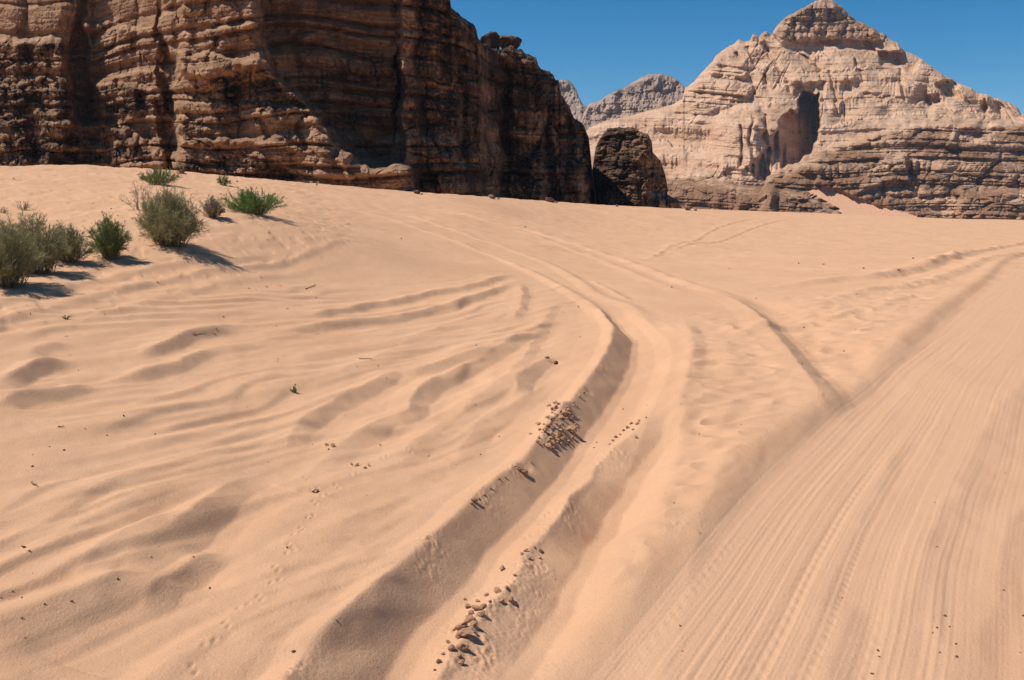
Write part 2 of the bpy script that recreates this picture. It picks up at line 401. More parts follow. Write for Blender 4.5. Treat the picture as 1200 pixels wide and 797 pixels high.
# faint tracks climbing to the right, berm beside the track
for pts, a, w in (([(720,312),(780,293),(830,272),(890,255)], .05, .7), ([(770,305),(830,285),(880,268),(930,256)], .05, .7),
                  ([(850,345),(920,335),(980,328),(1040,322),(1100,306),(1160,292),(1230,280)], .10, 1.3),
                  ([(930,365),(1000,345),(1060,335),(1120,318),(1200,296)], .07, 1.3), ([(1010,330),(1060,315),(1110,303),(1150,296)], .06, 1.2),
                  ([(860,395),(900,380),(970,372),(1030,358),(1070,345)], .04, .8), ([(690,330),(715,340),(735,352)], .06, .6)):
    stamp(pts, SCARP, a, w, (0,.15,.85,1), sig=.03, jit=.08, mod=.7)
# the driven track: sunk bed with a sloping left bank
BERM = [(560,880),(612,797),(700,702),(780,622),(850,550),(920,494),(962,470),(990,450),(1040,410),(1090,368),(1150,325),(1200,297),(1260,268)]
stamp(BERM, [(-1.3,0),(-.35,.012),(-.08,.035),(.0,.036),(.08,.02),(.24,-.045),(.36,-.062),(.6,-.065),(4.2,-.065),(5.4,-.02),(7,0)], 1.0, 1.0, (0,0,.9,1),
      [(1.25,1.25),(1.15,1.2),(1,1.1),(1,1.1),(1.3,1.1),(1.8,1.1)], sig=.02, jit=.03, mod=.12)
qd = np.array([.56, 1.0]); qd /= np.linalg.norm(qd)
a0 = np.array(hit(655, 797, ZB))
RL = np.array([hit(a, b, ZB) for a, b in [(655,797),(760,690),(860,577),(960,487),(1010,442),(1100,377),(1190,312),(1240,288)]])
RL = catmull(np.vstack([RL[0]+(RL[0]-RL[1])*3, RL, RL[-1]+(RL[-1]-RL[-2])*3]), 5)
Q = np.full(FX.shape, 1e9); S = np.zeros(FX.shape); bst = Q.copy(); LL = np.concatenate([[0], np.cumsum(np.hypot(*np.diff(RL, axis=0).T))])
for i in range(len(RL)-1):
    e = RL[i+1]-RL[i]; t = np.clip(((FX-RL[i, 0])*e[0]+(FY-RL[i, 1])*e[1])/(e@e), 0, 1)
    dx = FX-RL[i, 0]-t*e[0]; dy = FY-RL[i, 1]-t*e[1]; d = np.hypot(dx, dy); nb = d < bst
    bst = np.where(nb, d, bst); Q = np.where(nb, d*np.sign(dx*e[1]-dy*e[0]), Q); S = np.where(nb, LL[i]+t*(LL[i+1]-LL[i]), S)
Qw = Q+noise2(S*.12, Q*.3, 8)*.10+noise2(S*.5, Q*.8, 9)*.02
near = np.clip(14/np.hypot(FX, FY), .4, 1)
rm = sstep(-.05, .08, Q)*(1-.6*sstep(1.5, 2.2, Q))*(1-sstep(5, 8, Q))
gr_ = lambda f, g, sd_: 1-np.abs(noise2(Qw*f+.15*noise2(S*1.3, Q*2, 25), S*g, sd_))*2.6
groove = noise2(Qw*6, S*.06, 20)*.3+gr_(8, .08, 26)*.33+gr_(19, .15, 21)*.36+noise2(Qw*44, S*.25, 22)*.3
zone = .35+.65*sstep(.25, -.15, np.abs(Q-.35)-.35)+.25*sstep(.1, -.05, np.abs(Q-1.0)-.12)
DZ += rm*groove*.0085*(.6+.4*zone)*(.55+.6*sstep(-.3,.4,noise2(Qw*2.1, S*.05, 24)))
# tyre tread chevrons in a few wheel lines
for q0, w_, fq in ((.17, .07, 26), (.42, .06, 30), (.78, .07, 24), (1.02, .05, 34), (1.26, .05, 22), (1.9, .07, 26)):
    band = np.exp(-((Qw-q0)/w_)**4); tr = np.sin(S*fq*2+np.abs(Qw-q0)*55+noise2(S*3, Q*3, 30)*1.5)
    on = sstep(-.15, .25, noise2(S*.35, Q*0+q0*9, 31))
    DZ += rm*band*(-.003+tr*.0016*on)*sstep(16, 9, S)
TRACK = np.maximum(TRACK, rm*.8)
# raised rippled bank on the right of the track
stamp([(1125,900),(1112,797),(1098,700),(1095,640),(1105,590),(1130,540),(1165,480),(1210,420)],
      [(-.5,0),(-.1,.015),(0,.03),(.25,-.03),(.5,-.035),(.9,-.01),(1.3,.0)], .7, 1.0, (0,0,.7,1), sig=.03, jit=.08, mod=.3)
for pts, a in (([(1150,797),(1160,700),(1180,620),(1210,560)], .025), ([(900,820),(960,700),(1010,600),(1060,500)], .014), ([(960,797),(975,750),(1000,690)], .02), ([(1030,800),(1060,700),(1090,590)], .016)):
    stamp(pts, SCARP, a, .5, (0,.2,.8,1), sig=.02, jit=.06)
# lumpy wind-worked sand between the ruts and the track
u_, v_ = FX/FY, (ZB[REG][:, :NF]-ZC)/FY
xc_ = 0
PX = CX+F*FX/(FY*math.cos(PITCH)-(ZB[REG][:, :NF]-ZC)*math.sin(PITCH)); PY = CY-F*(FY*math.sin(PITCH)+(ZB[REG][:, :NF]-ZC)*math.cos(PITCH))/(FY*math.cos(PITCH)-(ZB[REG][:, :NF]-ZC)*math.sin(PITCH))
lump = [(815,365),(870,360),(905,400),(950,470),(900,500),(820,580),(740,670),(690,700),(750,620),(795,540),(800,440)]
lump2 = [(900,350),(1000,335),(1120,305),(1195,285),(1100,355),(1000,435),(965,450),(940,400)]
lm = sstep(-8, 25, poly_sd(PX, PY, lump))+.9*sstep(-8, 20, poly_sd(PX, PY, lump2))
rd = noise2(FX*1.6+JIT*.15, FY*2.4, 41)
rdg = (1-np.abs(noise2(FX*1.2+.4*noise2(FX*1.5, FY*1.5, 44), FY*2.3-FX*.5, 42))*2)*.5+noise2(FX*3.2, FY*6, 43)*.3
DZ += lm*(rdg*.085-.02)
# broad and small undulation everywhere
off = 1-rm*.85
DZ += off*(fbm2(FX*.35, FY*.35, 2, 50)*.022*sstep(8, 14, FY)+noise2(FX*.5, FY*.33, 60)*.005)
al = (FX*.50+FY*.866); ac = (FX*.866-FY*.50)                         # along / across the old track direction
leftm = sstep(30, -30, PX-(640-(PY-400)*.55))*sstep(310, 360, PY)
wv = noise2(al*.28+.3*JIT, ac*1.5+.25*noise2(al*.6, ac*.6, 71), 70)
wv2 = noise2(al*.38+.3*JIT, ac*2.6+.25*noise2(al*.9, ac*.9, 75), 76)
ph_ = ac*2.1+noise2(al*.30, ac*.55, 110)*1.5+noise2(al*.9, ac*.9, 111)*.35; tt_ = ph_-np.floor(ph_)
saw = np.where(tt_ < .72, sstep(0, .72, tt_), sstep(1.0, .72, tt_)); DZ += leftm*off*saw*.030*sstep(-.15, .35, noise2(al*.35, ac*1.1, 112))
ph_ = ac*4.6+noise2(al*.5, ac*.8, 113)*1.6; tt_ = ph_-np.floor(ph_)
saw = np.where(tt_ < .7, sstep(0, .7, tt_), sstep(1.0, .7, tt_)); DZ += (.35+.65*leftm)*off*saw*.008*sstep(-.1, .4, noise2(al*.5, ac*1.0, 114))*sstep(20, 10, FY)
DZ += leftm*((1-np.abs(wv)*2)*.016+(1-np.abs(wv2)*2)*.010)*off
DZ += off*noise2(al*.7, ac*4.2, 72)*.008*sstep(24, 12, FY)+off*fbm2(FX*3.1, FY*4.5, 3, 73)*.004
DZ += off*noise2(FX*7+JIT, FY*15, 74)*.0022*sstep(16, 8, FY)
# hummocky, littered slope around the bushes and on the left crest
hm = sstep(20, 60, poly_sd(PX, PY, [(-60,170),(330,170),(420,240),(440,290),(300,330),(150,380),(-60,420)])+30)
DZ += hm*(fbm2(FX*1.4, FY*1.1, 3, 80)*.028-sstep(.2,.5,noise2(FX*3.5, FY*2.2, 84))*.018)
# far plain: shallow streaks
DZ += sstep(20, 40, FY)*(noise2(FX*.5, FY*.8, 90)*.05+noise2(FX*1.6, FY*2.2, 91)*.025)
# bird prints: small pairs of dents
prints = [(425,548),(412,560),(393,572),(377,585),(367,592),(360,610),(352,622),(344,632),(338,645),(336,655),(322,672),(318,690),(303,708),(280,722),(264,742),(240,768),(225,790),
          (448,540),(478,533),(365,578),(357,560),(640,590),(633,600),(617,617)]
for k, (a, b) in enumerate(prints):
    x0, y0 = hit(a, b, ZB)
    for s in (0, 1):
        xx = x0+s*.035; yy = y0+s*.05*(1 if k % 2 else -1)
        m = (np.abs(FX-xx) < .12) & (np.abs(FY-yy) < .15)
        DZ[m] += -.009*np.exp(-(((FX[m]-xx)/.014)**2+((FY[m]-yy)/.03)**2))+.005*np.exp(-(((FX[m]-xx)/.035)**2+((FY[m]-yy)/.05)**2))
x0, y0 = hit(655, 497, ZB)
dd_ = ((FX-x0)*.85+(FY-y0)*.53, -(FX-x0)*.53+(FY-y0)*.85)
for a, b, sx, sy, hh_ in ((655,484,.12,.20,.035),(650,508,.13,.20,.035),(640,518,.10,.15,.02)):
    x0, y0 = hit(a, b, ZB); g_ = np.exp(-(((FX-x0)/sx)**2+((FY-y0)/sy)**2)); DZ += g_*hh_+g_*np.abs(noise2(FX*14, FY*14, 96))*.04
for a, b, sx, sy in ((552,728,.16,.30),(575,700,.15,.25),(545,752,.14,.2),(605,560,.12,.2),(568,585,.12,.2),(620,650,.12,.2)):
    x0, y0 = hit(a, b, ZB); g_ = np.exp(-(((FX-x0)/sx)**2+((FY-y0)/sy)**2)); DZ += g_*(noise2(FX*34, FY*34, 95)*.007+np.abs(noise2(FX*15, FY*15, 105))*.012)*sstep(-.3, .3, noise2(FX*5, FY*5, 106))
# broken, crumbly edges along the fresh ruts
CR = np.zeros(FX.shape)
stamp([(300,880),(345,815),(400,745),(445,700),(500,650),(560,592),(612,547),(650,500),(682,462),(705,430),(716,405)], [(-.06,0),(0,1),(.10,.5),(.24,0)], 1, .9, (0,0,.9,1), sig=.015, jit=.035, mod=.2, out=CR)
stamp([(455,880),(500,805),(540,742),(578,697),(615,650),(650,600),(690,552),(720,517),(748,492)], [(-.10,0),(0,1),(.14,.6),(.32,0)], 1, .9, (0,0,.8,1), sig=.015, jit=.05, mod=.2, out=CR)
stamp([(975,495),(957,462),(935,428),(912,398),(888,371)], [(-.05,0),(0,1),(.1,0)], .7, 1, (0,.2,.9,1), sig=.015, jit=.02, mod=.2, out=CR)
stamp(BERM, [(-.08,0),(0,1),(.12,.3),(.3,0)], .45, 1, (0,0,.7,.9), sig=.02, jit=.03, mod=.2, out=CR)
wo = worley2(FX*11+.4*noise2(FX*9, FY*9, 101), FY*11, 7); CRN = sstep(-.35, .45, noise2(FX*1.3, FY*1.3, 102))
DZ += CR*CRN*(np.abs(noise2(FX*15, FY*15, 104))*.020-.004+noise2(FX*38, FY*38, 103)*.007)*(.35+.9*sstep(-.2,.3,noise2(FX*5, FY*5, 107)))
# small pits under stones
for a, b, rr_, dd in ((650,424,.07,.06),(614,552,.06,.04),(690,462,.04,.03),(232,680,.16,.05)):
    x0, y0 = hit(a, b, ZB); DZ += -dd*np.exp(-((FX-x0)**2+(FY-y0)**2)/rr_**2)
Z = ZB.copy(); nreg = int(REG.sum())
edge = sstep(0, 40, np.arange(NF))*sstep(0, 40, NF-1-np.arange(NF))
rfade = 1-sstep(110, 155, Rreg)
Z[:nreg, :NF] += DZ*edge[None, :]*rfade[:, None]
TR = np.zeros(Z.shape); TR[:nreg, :NF] = TRACK*edge[None, :]
V = np.stack([GX, GY, Z], -1).reshape(-1, 3); nr, nc = Z.shape
V = np.vstack([V, [[0, 0, float(Z[0].mean())]]])
f4 = grid_faces(nr, nc, wrap=True)[:, ::-1]
j = np.arange(nc); f3 = np.stack([np.full(nc, nr*nc), (j+1) % nc, j], 1)
me = mesh_from('sand_ground', V, f4, f3, mats=[MAT_SAND], attrs={'track': np.append(TR.ravel(), 0)})
link('sand_ground', me, kind='structure', label='pale orange desert sand with ruts, ripples and a driven track')

# ---------------------------------------------------------------- rock sheets
def strata(z, x, thick, seed, blockw, amp_layer, amp_round, amp_block, crack, warp=0):
    """relief of bedded, jointed sandstone: layers of uneven thickness, each split in blocks"""
    zz = z/thick+warp
    zz = zz+.35*np.sin(zz*1.7+seed)+.2*np.sin(zz*4.1+seed*2)
    k = np.floor(zz); t = zz-k
    lay = noise2(x/(blockw*4.0), k*7.31+seed, seed)*.8+(hash01(k, seed)-.5)*.9
    b = x/blockw*(1+.6*(hash01(k, seed+3)-.5))+hash01(k, seed+5)*17+noise2(x/blockw*.7, z/thick*.5, seed+1)*.6
    bk = np.floor(b); bt = b-bk
    jn = hash01(bk, seed+9)*.5; bt2 = np.clip((bt-jn*.3)/(1-jn*.3), 0, 1)
    blk = hash01(bk*31+k*17, seed+7)-.5
    ed = sstep(0,.28,t)*(1-.75*sstep(.45,1.0,t)**1.5); eb = 1-np.abs(2*bt2-1)**9
    return amp_layer*lay+amp_round*(ed-.6)+amp_block*blk-crack*(1-eb)
def interp(P, pts):
    a = np.array(pts, float); return np.interp(P, a[:, 0], a[:, 1])
def rock_sheet(name, Ps, top, bot, rows, depth_fn, back, mat, label, power=1.0, topnoise=0, cap=(6, 5), kind='structure', drop=6):
    Tn = top(Ps)
    if topnoise: Tn = Tn+topnoise*(noise2(Ps*.12, Ps*0, 5)*1.2+noise2(Ps*.4, Ps*0+3, 6)*.6+noise2(Ps*1.1, Ps*0+5, 7)*.3)
    t = np.linspace(0, 1, rows)[:, None]**power
    Qs = bot(Ps)[None, :]*(1-t)+Tn[None, :]*t; PP = np.broadcast_to(Ps[None, :], Qs.shape)
    Y, att, sand = depth_fn(PP, Qs)
    e = Qs-Tn[None, :]
    Y = Y+cap[0]*np.exp(-e/cap[1])                                    # the brow rolls back
    u, v = uv(PP, Qs)
    X = u*Y; Zz = ZC+v*Y; Yl = Y
    # crown running back from the brow and down behind
    xs, ys, zs = [X], [Yl], [Zz]; aa = [att]; sa = [sand]
    for k, (bk, dz) in enumerate(((.03, -.004), (.1, -.02), (.25, -.06), (.5, -.14), (.8, -.3), (1.0, -.6), (1.05, -1.1))):
        nx = noise2(X[-1:]*.2/ max(back, 1)*20, X[-1:]*0+k, 77)*back*.04
        yy = Y[-1:]+back*bk+nx; xs.append(X[-1:]*yy/Y[-1:]); ys.append(yy)
        zs.append(Zz[-1:]+dz*np.maximum(Zz[-1:]+20, 1)); aa.append(att[-1:]); sa.append(sand[-1:])
    X, Yl, Zz = np.vstack(xs), np.vstack(ys), np.vstack(zs); att = np.vstack(aa); sand = np.vstack(sa)
    # flanks running back
    def flank(c, side):
        o = []
        for bk in (.05, .2, .5, .8, 1.05):
            yy = np.maximum(Yl[:, c], Yl[:, c]*0+Yl[:rows, c].min()+back*bk*1.0)
            o.append((X[:, c]+side*back*.0+(X[:, c]/Yl[:, c])*(yy-Yl[:, c]), yy, Zz[:, c]))
        return o
    L = flank(0, -1)[::-1]; Rr = flank(-1, 1)
    X = np.column_stack([q[0] for q in L]+[X]+[q[0] for q in Rr]); Yl = np.column_stack([q[1] for q in L]+[Yl]+[q[1] for q in Rr]); Zz = np.column_stack([q[2] for q in L]+[Zz]+[q[2] for q in Rr])
    att = np.column_stack([att[:, :1]]*5+[att]+[att[:, -1:]]*5); sand = np.column_stack([sand[:, :1]]*5+[sand]+[sand[:, -1:]]*5)
    V = np.stack([X, Yl, Zz], -1).reshape(-1, 3)
    me = mesh_from(name, V, grid_faces(*X.shape), mats=[mat], attrs={'varnish_shade': att, 'sand': sand})
    return link(name, me, kind=kind, label=label)

# ---- near cliff on the left
def cliff_depth(P, Q):
    Yb = interp(P, [(-420,205),(-200,170),(0,150),(95,146),(110,150),(190,139),(215,134),(300,129),(400,128),(470,131),(540,142),(562,148),(572,155),(640,166),(705,178)])
    u, v = uv(P, Q); x = u*Yb; z = v*Yb
    wrp = noise2(x*.05, z*.05, 1)*.5
    P2 = P+noise2(x*.25, z*.25, 2)*7+noise2(x*.9, z*.9, 3)*2.5; Q2 = Q+noise2(x*.25+9, z*.25, 4)*6+noise2(x*.9, z*.9+5, 5)*2.5
    Y = Yb+np.maximum(z+4, 0)*.10                                     # slight lean back
    def area(poly, w, amt):
        nonlocal Y
        m = sstep(-w, w, poly_sd(P2, Q2, poly)); Y = Y+amt*m; return m
    # recesses (+) and buttresses (-)
    area([(94,-60),(104,60),(112,135),(98,146),(88,120),(80,60),(90,20)], 5, 4.5)                 # dark slot left of the first buttress
    area([(312,-150),(468,-150),(466,60),(472,180),(452,196),(412,188),(392,165),(350,112),(318,78),(306,40)], 4, 10)   # shaded recess
    area([(463,-150),(467,-150),(469,40),(465,110),(462,165),(460,110),(465,40)], 2.0, 4)      # long crack
    area([(540,40),(546,70),(542,130),(548,190),(538,190),(536,130),(534,70)], 5, 2)
    area([(594,70),(602,140),(598,240),(586,240),(588,140)], 4, 3)
    area([(640,110),(648,170),(650,240),(640,240),(636,170)], 4, 3)
    area([(190,-150),(205,-150),(214,60),(212,120),(200,200),(190,200),(186,90),(182,30)], 3, 1.6)
    area([(186,-150),(300,-150),(298,40),(304,72),(285,85),(240,95),(215,88),(196,62),(190,30)], 6, -4)   # second buttress, bulging
    area([(208,60),(310,72),(345,108),(392,150),(420,190),(486,198),(490,235),(205,235),(206,120)], 5, -3.5)      # apron steps
    area([(205,118),(330,120),(388,150),(415,178),(300,170),(208,172)], 4, -2)
    area([(208,165),(320,165),(412,182),(480,192),(486,240),(206,240)], 4, -2.5)
    area([(395,180),(478,188),(484,240),(440,240),(405,225)], 3, -2)
    area([(100,28),(188,32),(190,105),(196,200),(112,200),(110,110)], 5, -2.5)
    area([(112,100),(195,104),(200,140),(118,142)], 4, -1.5)
    area([(-200,42),(70,48),(78,80),(94,128),(60,200),(-200,200)], 6, -6)                       # rubble steps far left
    area([(-200,100),(60,102),(92,120),(90,135),(-200,142)], 4, -2.5)
    area([(-200,135),(60,135),(150,150),(190,185),(200,220),(-200,220)], 5, -5)
    area([(495,160),(600,180),(690,200),(700,260),(480,260)], 14, -3)                           # foot
    lean = Y-Yb
    seam = strata(z, x, 2.5, 3, 8.0, 1.5, 2.0, .6, .8, wrp*1.6)
    seam2 = strata(z, x, 1.0, 8, 2.6, .30, .42, .20, .25, wrp*3)
    seam3 = .5*strata(z, x, .45, 14, 1.1, .12, .12, .10, .08, wrp*6)
    # smoother walls: upper left; rough, crumbly: dark zones
    rub = np.zeros(P.shape)
    for poly in ([(-200,48),(72,50),(80,85),(94,128),(150,150),(190,190),(-200,215)], [(118,104),(195,106),(198,135),(122,135)], [(230,95),(305,78),(345,112),(375,138),(300,128),(225,125)],
                 [(205,188),(290,178),(360,205),(330,222),(205,222)], [(205,140),(240,140),(245,175),(215,170)], [(690,140),(720,140),(720,250),(690,250)]):
        rub = np.maximum(rub, sstep(-5, 5, poly_sd(P2, Q2, poly)))
    smooth_ = sstep(-8, 8, poly_sd(P2, Q2, [(-200,-200),(186,-200),(186,28),(100,26),(80,46),(-200,38)]))
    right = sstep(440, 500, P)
    amp = 1-.6*smooth_
    f1, f2, cid = worley2(x*.42+.3*noise2(x*.6, z*.6, 30), z*.72+.2*noise2(x*.7, z*.7, 34), 4)
    g1, g2, cid2 = worley2(x*1.3, z*2.0, 9)
    D = amp*(seam*(1-.3*rub)*(1-.35*right)+.55*seam2*(1-.2*rub)+seam3)
    w1, w2, wc = worley2(x*.105+.12*noise2(x*.3, z*.3, 58), z*.022+.2*noise2(x*.1, z*.1, 59), 37)
    D = D+(.42+.58*right)*(np.minimum(w2-w1, .38)*9+(wc-.5)*3)
    D = D+rub*((cid-.5)*2.2+(.5-f1)*1.6+(cid2-.5)*.7+(.4-g1)*.5)
    # vertical flutes and rounded pillars on the shaded right part
    fl = noise2(x*.22+wrp, z*.035, 51)*1.9+(1-np.abs(noise2(x*.5, z*.06, 52))*2)*.55
    b1, b2, bc = worley2(x*.20+.25*noise2(x*.5, z*.5, 55), z*.30+.15*noise2(x*.6, z*.6, 56), 31)
    c1, c2, cc = worley2(x*.55, z*.75, 33)
    D = D+(.35+.65*right)*((bc-.5)*2.0+np.minimum(b2-b1, .25)*4.5+(cc-.5)*.6+np.minimum(c2-c1, .2)*1.3)*amp*(1-.5*rub)
    D = D+right*(fl*.45+noise2(x*.12+2, z*.09, 54)*3.2)+(1-right)*noise2(x*.16, z*.06, 53)*1.8
    D = D+fbm3(x*.4, z*.4, P*0+.3, 5, 60, .55)*.75*amp
    D = D+np.abs(noise3(x*2.4, z*3.2, P*0, 66))*.22+noise3(x*5, z*6, P*0, 67)*.07
    Y = Y-D
    rec = sstep(-10, 10, poly_sd(P2, Q2, [(318,-150),(465,-150),(470,60),(470,185),(415,188),(392,165),(350,112),(310,60)]))
    Y = Y-rec*(strata(z, x, 3.4, 91, 9, .8, 1.5, .9, .9, wrp*2)+noise2(x*.2, z*.12, 120)*1.8+noise2(x*.7, z*.5, 121)*.7)
    att = np.clip(.07+.46*rub+.62*right+.30*sstep(-8, 8, poly_sd(P2, Q2, [(318,70),(470,60),(475,190),(415,188),(392,165),(350,112)]))-.22*smooth_+.3*noise2(x*.1, z*.4, 70)+.25*noise2(x*.3, z*.05, 75), 0, 1)  # rubble is varnished; right part and recess have their shade painted in
    return Y, att, P*0
ctop = lambda P: interp(P, [(-420,-170),(300,-190),(480,-150),(515,-70),(524,-22),(529,10),(543,22),(556,31),(560,46),(566,54),(580,56),(598,55),(606,58),(612,58),(618,64),(628,66),(631,77),(634,80),(645,84),(650,90),(655,93),(657,108),(664,122),(672,137),(684,145),(690,160),(693,190),(698,232),(704,262)])
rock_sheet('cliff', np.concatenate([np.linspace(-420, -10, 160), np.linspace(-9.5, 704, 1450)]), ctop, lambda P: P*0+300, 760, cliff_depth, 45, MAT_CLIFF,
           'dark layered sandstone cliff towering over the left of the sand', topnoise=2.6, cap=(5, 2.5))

# ---- outcrop at the foot of the cliff
def outcrop_depth(P, Q):
    Yb = 150+18*((P-742)/50)**2-np.where(P > 742, 0, 0)
    u, v = uv(P, Q); x = u*186; z = v*186
    P2 = P+noise2(x*.25, z*.25, 2)*5; Q2 = Q+noise2(x*.25+9, z*.25, 4)*5
    Y = 186+interp(P2, [(685,18),(700,9),(718,2),(740,-2),(758,-3),(770,1),(780,6),(790,9),(800,14)])+np.maximum(z+3, 0)*.22
    Y = Y-5*sstep(-3, 3, poly_sd(P2, Q2, [(772,236),(800,234),(804,280),(770,280)]))
    D = strata(z, x, 2.3, 23, 4.0, .7, .5, .5, .5, noise2(x*.05, z*.05, 7)*2)+strata(z, x, .8, 28, 1.5, .3, .22, .25, .2, noise2(x*.1, z*.1, 8)*2)
    f1, f2, cid = worley2(x*.5, z*.6, 14)
    D = D+(cid-.5)*1.2+(.4-f1)*1.0+fbm3(x*.5, z*.5, P*0, 4, 90, .55)*.9+noise3(x*3, z*4, P*0, 97)*.12
    return Y-D, np.clip(.55+.25*noise2(x*.15, z*.3, 71)+.2*sstep(745, 735, P), 0, 1), P*0  # left half painted darker, as in the cliff's shadow
rock_sheet('rock_outcrop', np.linspace(688, 801, 330), lambda P: interp(P, [(688,240),(694,200),(698,172),(704,161),(712,151),(726,149),(741,149),(750,154),(759,157),(764,166),(765,178),(774,188),(779,202),(782,216),(782,228),(788,231),(795,234),(799,243),(801,262)]),
           lambda P: P*0+285, 360, outcrop_depth, 16, MAT_CLIFF, 'small dark rounded outcrop at the right end of the cliff', topnoise=1.0, cap=(3, 2.5))

# ---- the big peaked mountain on the right
def mount_depth(P, Q):
    prof = interp(Q, [(-10,1010),(10,995),(30,985),(44,972),(60,950),(100,890),(130,850),(150,820),(175,800),(200,770),(230,730),(250,705),(300,680)])
    Yb = prof+interp(P, [(640,150),(700,110),(780,60),(840,20),(900,-5),(960,-15),(1060,-5),(1150,10),(1260,60),(1400,150)])*interp(Q, [(0,.6),(120,1),(250,.4)])
    u, v = uv(P, Q); x = u*830; z = v*830; o = P*0
    P2 = P+noise2(x*.03, z*.03, 2)*8+noise2(x*.12, z*.12, 3)*3; Q2 = Q+noise2(x*.03+9, z*.03, 4)*6+noise2(x*.12, z*.12+5, 5)*2.5
    Y = Yb.copy()
    def area(poly, w, amt):
        nonlocal Y
        m = sstep(-w, w, poly_sd(P2, Q2, poly)); Y = Y+amt*m; return m
    # shadowed bowl with its cleft
    m = sstep(-2.5, 2.5, poly_sd(P+noise2(P*.12, Q*.12, 98)*3, Q2+noise2(P*.15, Q*.12, 99)*2.5, [(936,118),(941,109),(950,113),(958,111),(961,145),(957,168),(950,180),(930,193),(914,200),(897,209),(886,204),(872,198),(884,188),(900,170),(912,148),(918,133),(926,128),(934,130)]))
    Y = Y+m*(8+interp(P, [(872,0),(898,9),(915,22),(930,52),(955,105)])+noise2(P*.14, Q*.02, 39)*13+noise2(P*.3, Q*.05, 40)*4)
    for c_, t_, b_ in ((881,142,192),(897,134,180),(868,150,196)):
        area([(c_-.8, t_), (c_+.8, t_), (c_+1.5, b_), (c_-1.5, b_)], 3, 13)
    area([(926,98),(945,100),(962,99),(964,108),(955,113),(930,112)], 4, 12)
    # left wall of horizontal beds
    area([(796,140),(800,112),(822,92),(842,72),(874,70),(878,118),(850,128),(820,138)], 6, -15)
    area([(884,128),(893,140),(884,200),(850,205),(838,160),(850,128)], 8, -18)
    # overhangs on the right shoulder
    area([(1030,58),(1062,60),(1084,70),(1070,88),(1052,78),(1034,72)], 2.5, 26)
    area([(1104,100),(1122,96),(1130,120),(1112,118)], 2.5, 22)
    area([(960,48),(1020,50),(1028,58),(990,60)], 2.5, 12)
    area([(1010,110),(1040,112),(1034,122),(1014,120)], 3, 10); area([(1090,112),(1104,112),(1104,122),(1086,120)], 2, 8)
    # diagonal joints down the slabs
    for a, b, c, d, w in ((880,55,905,125,1.4),(895,52,922,108,1.2),(866,60,884,110,1.5),(968,80,982,125,1.1),(1000,70,1018,105,1.0),(1050,70,1062,120,1.0),(945,60,960,95,1.0),(1150,112,1156,138,1.2),(1165,116,1172,140,1.2)):
        area([(a-w, b), (a+w, b), ((a+c)/2+w+2, (b+d)/2), (c+w, d), (c-w, d)], 2.2, 13*(.6+.8*noise2(P*.05, Q*.06, 36)))
    # terraces of the dark lower band
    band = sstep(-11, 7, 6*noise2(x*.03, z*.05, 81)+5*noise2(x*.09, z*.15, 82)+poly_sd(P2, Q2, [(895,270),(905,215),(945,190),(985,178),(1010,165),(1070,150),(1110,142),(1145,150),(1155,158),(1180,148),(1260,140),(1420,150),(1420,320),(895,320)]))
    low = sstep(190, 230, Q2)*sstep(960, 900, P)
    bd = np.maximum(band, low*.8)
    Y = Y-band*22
    area([(955,190),(1000,185),(1065,182),(1068,212),(1000,228),(955,215)], 3, -16)
    area([(1066,186),(1073,186),(1073,205),(1064,204)], 1.5, 12)
    area([(1118,148),(1152,152),(1156,163),(1140,170),(1122,166)], 4, 15)
    area([(860,228),(905,224),(935,228),(985,246),(990,300),(850,300)], 3, -45)                 # foot ledge
    area([(690,200),(760,205),(860,215),(910,222),(910,300),(690,300)], 6, -25)
    area([(1130,228),(1200,225),(1400,215),(1400,300),(1120,300)], 4, -25)
    wrp = noise2(x*.006, z*.006, 1)*.3
    tilt = x*.012
    st1 = strata(z+tilt, x, 17, 33, 55, 5.5, 6.5, 3.0, 3.0, wrp*2)
    st2 = strata(z+tilt, x, 6.2, 38, 18, 2.2, 2.8, 1.7, 1.6, wrp*4)
    st3 = strata(z+tilt, x, 2.4, 43, 6, .7, .6, .7, .5, wrp*8)
    slab = sstep(40, 50, Q2)*(1-bd)*(1-sstep(-3, 3, poly_sd(P2, Q2, [(796,140),(800,112),(822,92),(842,72),(874,70),(878,118),(850,128),(820,138)])))
    capm = sstep(50, 40, Q2+noise2(x*.03, z*0, 9)*4)*sstep(868, 880, P)
    D = (st1+st2)*(1-.72*slab)+st3*(1-.5*slab)
    D = D+slab*(noise2(x*.03, z*.045, 44)*7+noise2(x*.09, z*.11, 45)*1.5+(1-np.abs(noise2(x*.03+z*.02, z*.05, 46))*2)*2.5)
    ph = (P-965)/(Q+75)
    gl = (1-np.abs(noise2(ph*9+.3*noise2(x*.02, z*.02, 83), Q*.006, 84))*2.2)*.5+noise2(ph*6, Q*.015, 86)*3
    for f_, g_, sd_, dp_ in ((7, .010, 130, 5), (4, .008, 132, 6)):
        gl = gl-dp_*sstep(.075, .0, np.abs(noise2(ph*f_+.25*noise2(x*.02, z*.03, sd_+5), Q*g_, sd_)))*sstep(0, .35, noise2(x*.012, z*.016, sd_+9))*sstep(850, 905, P)
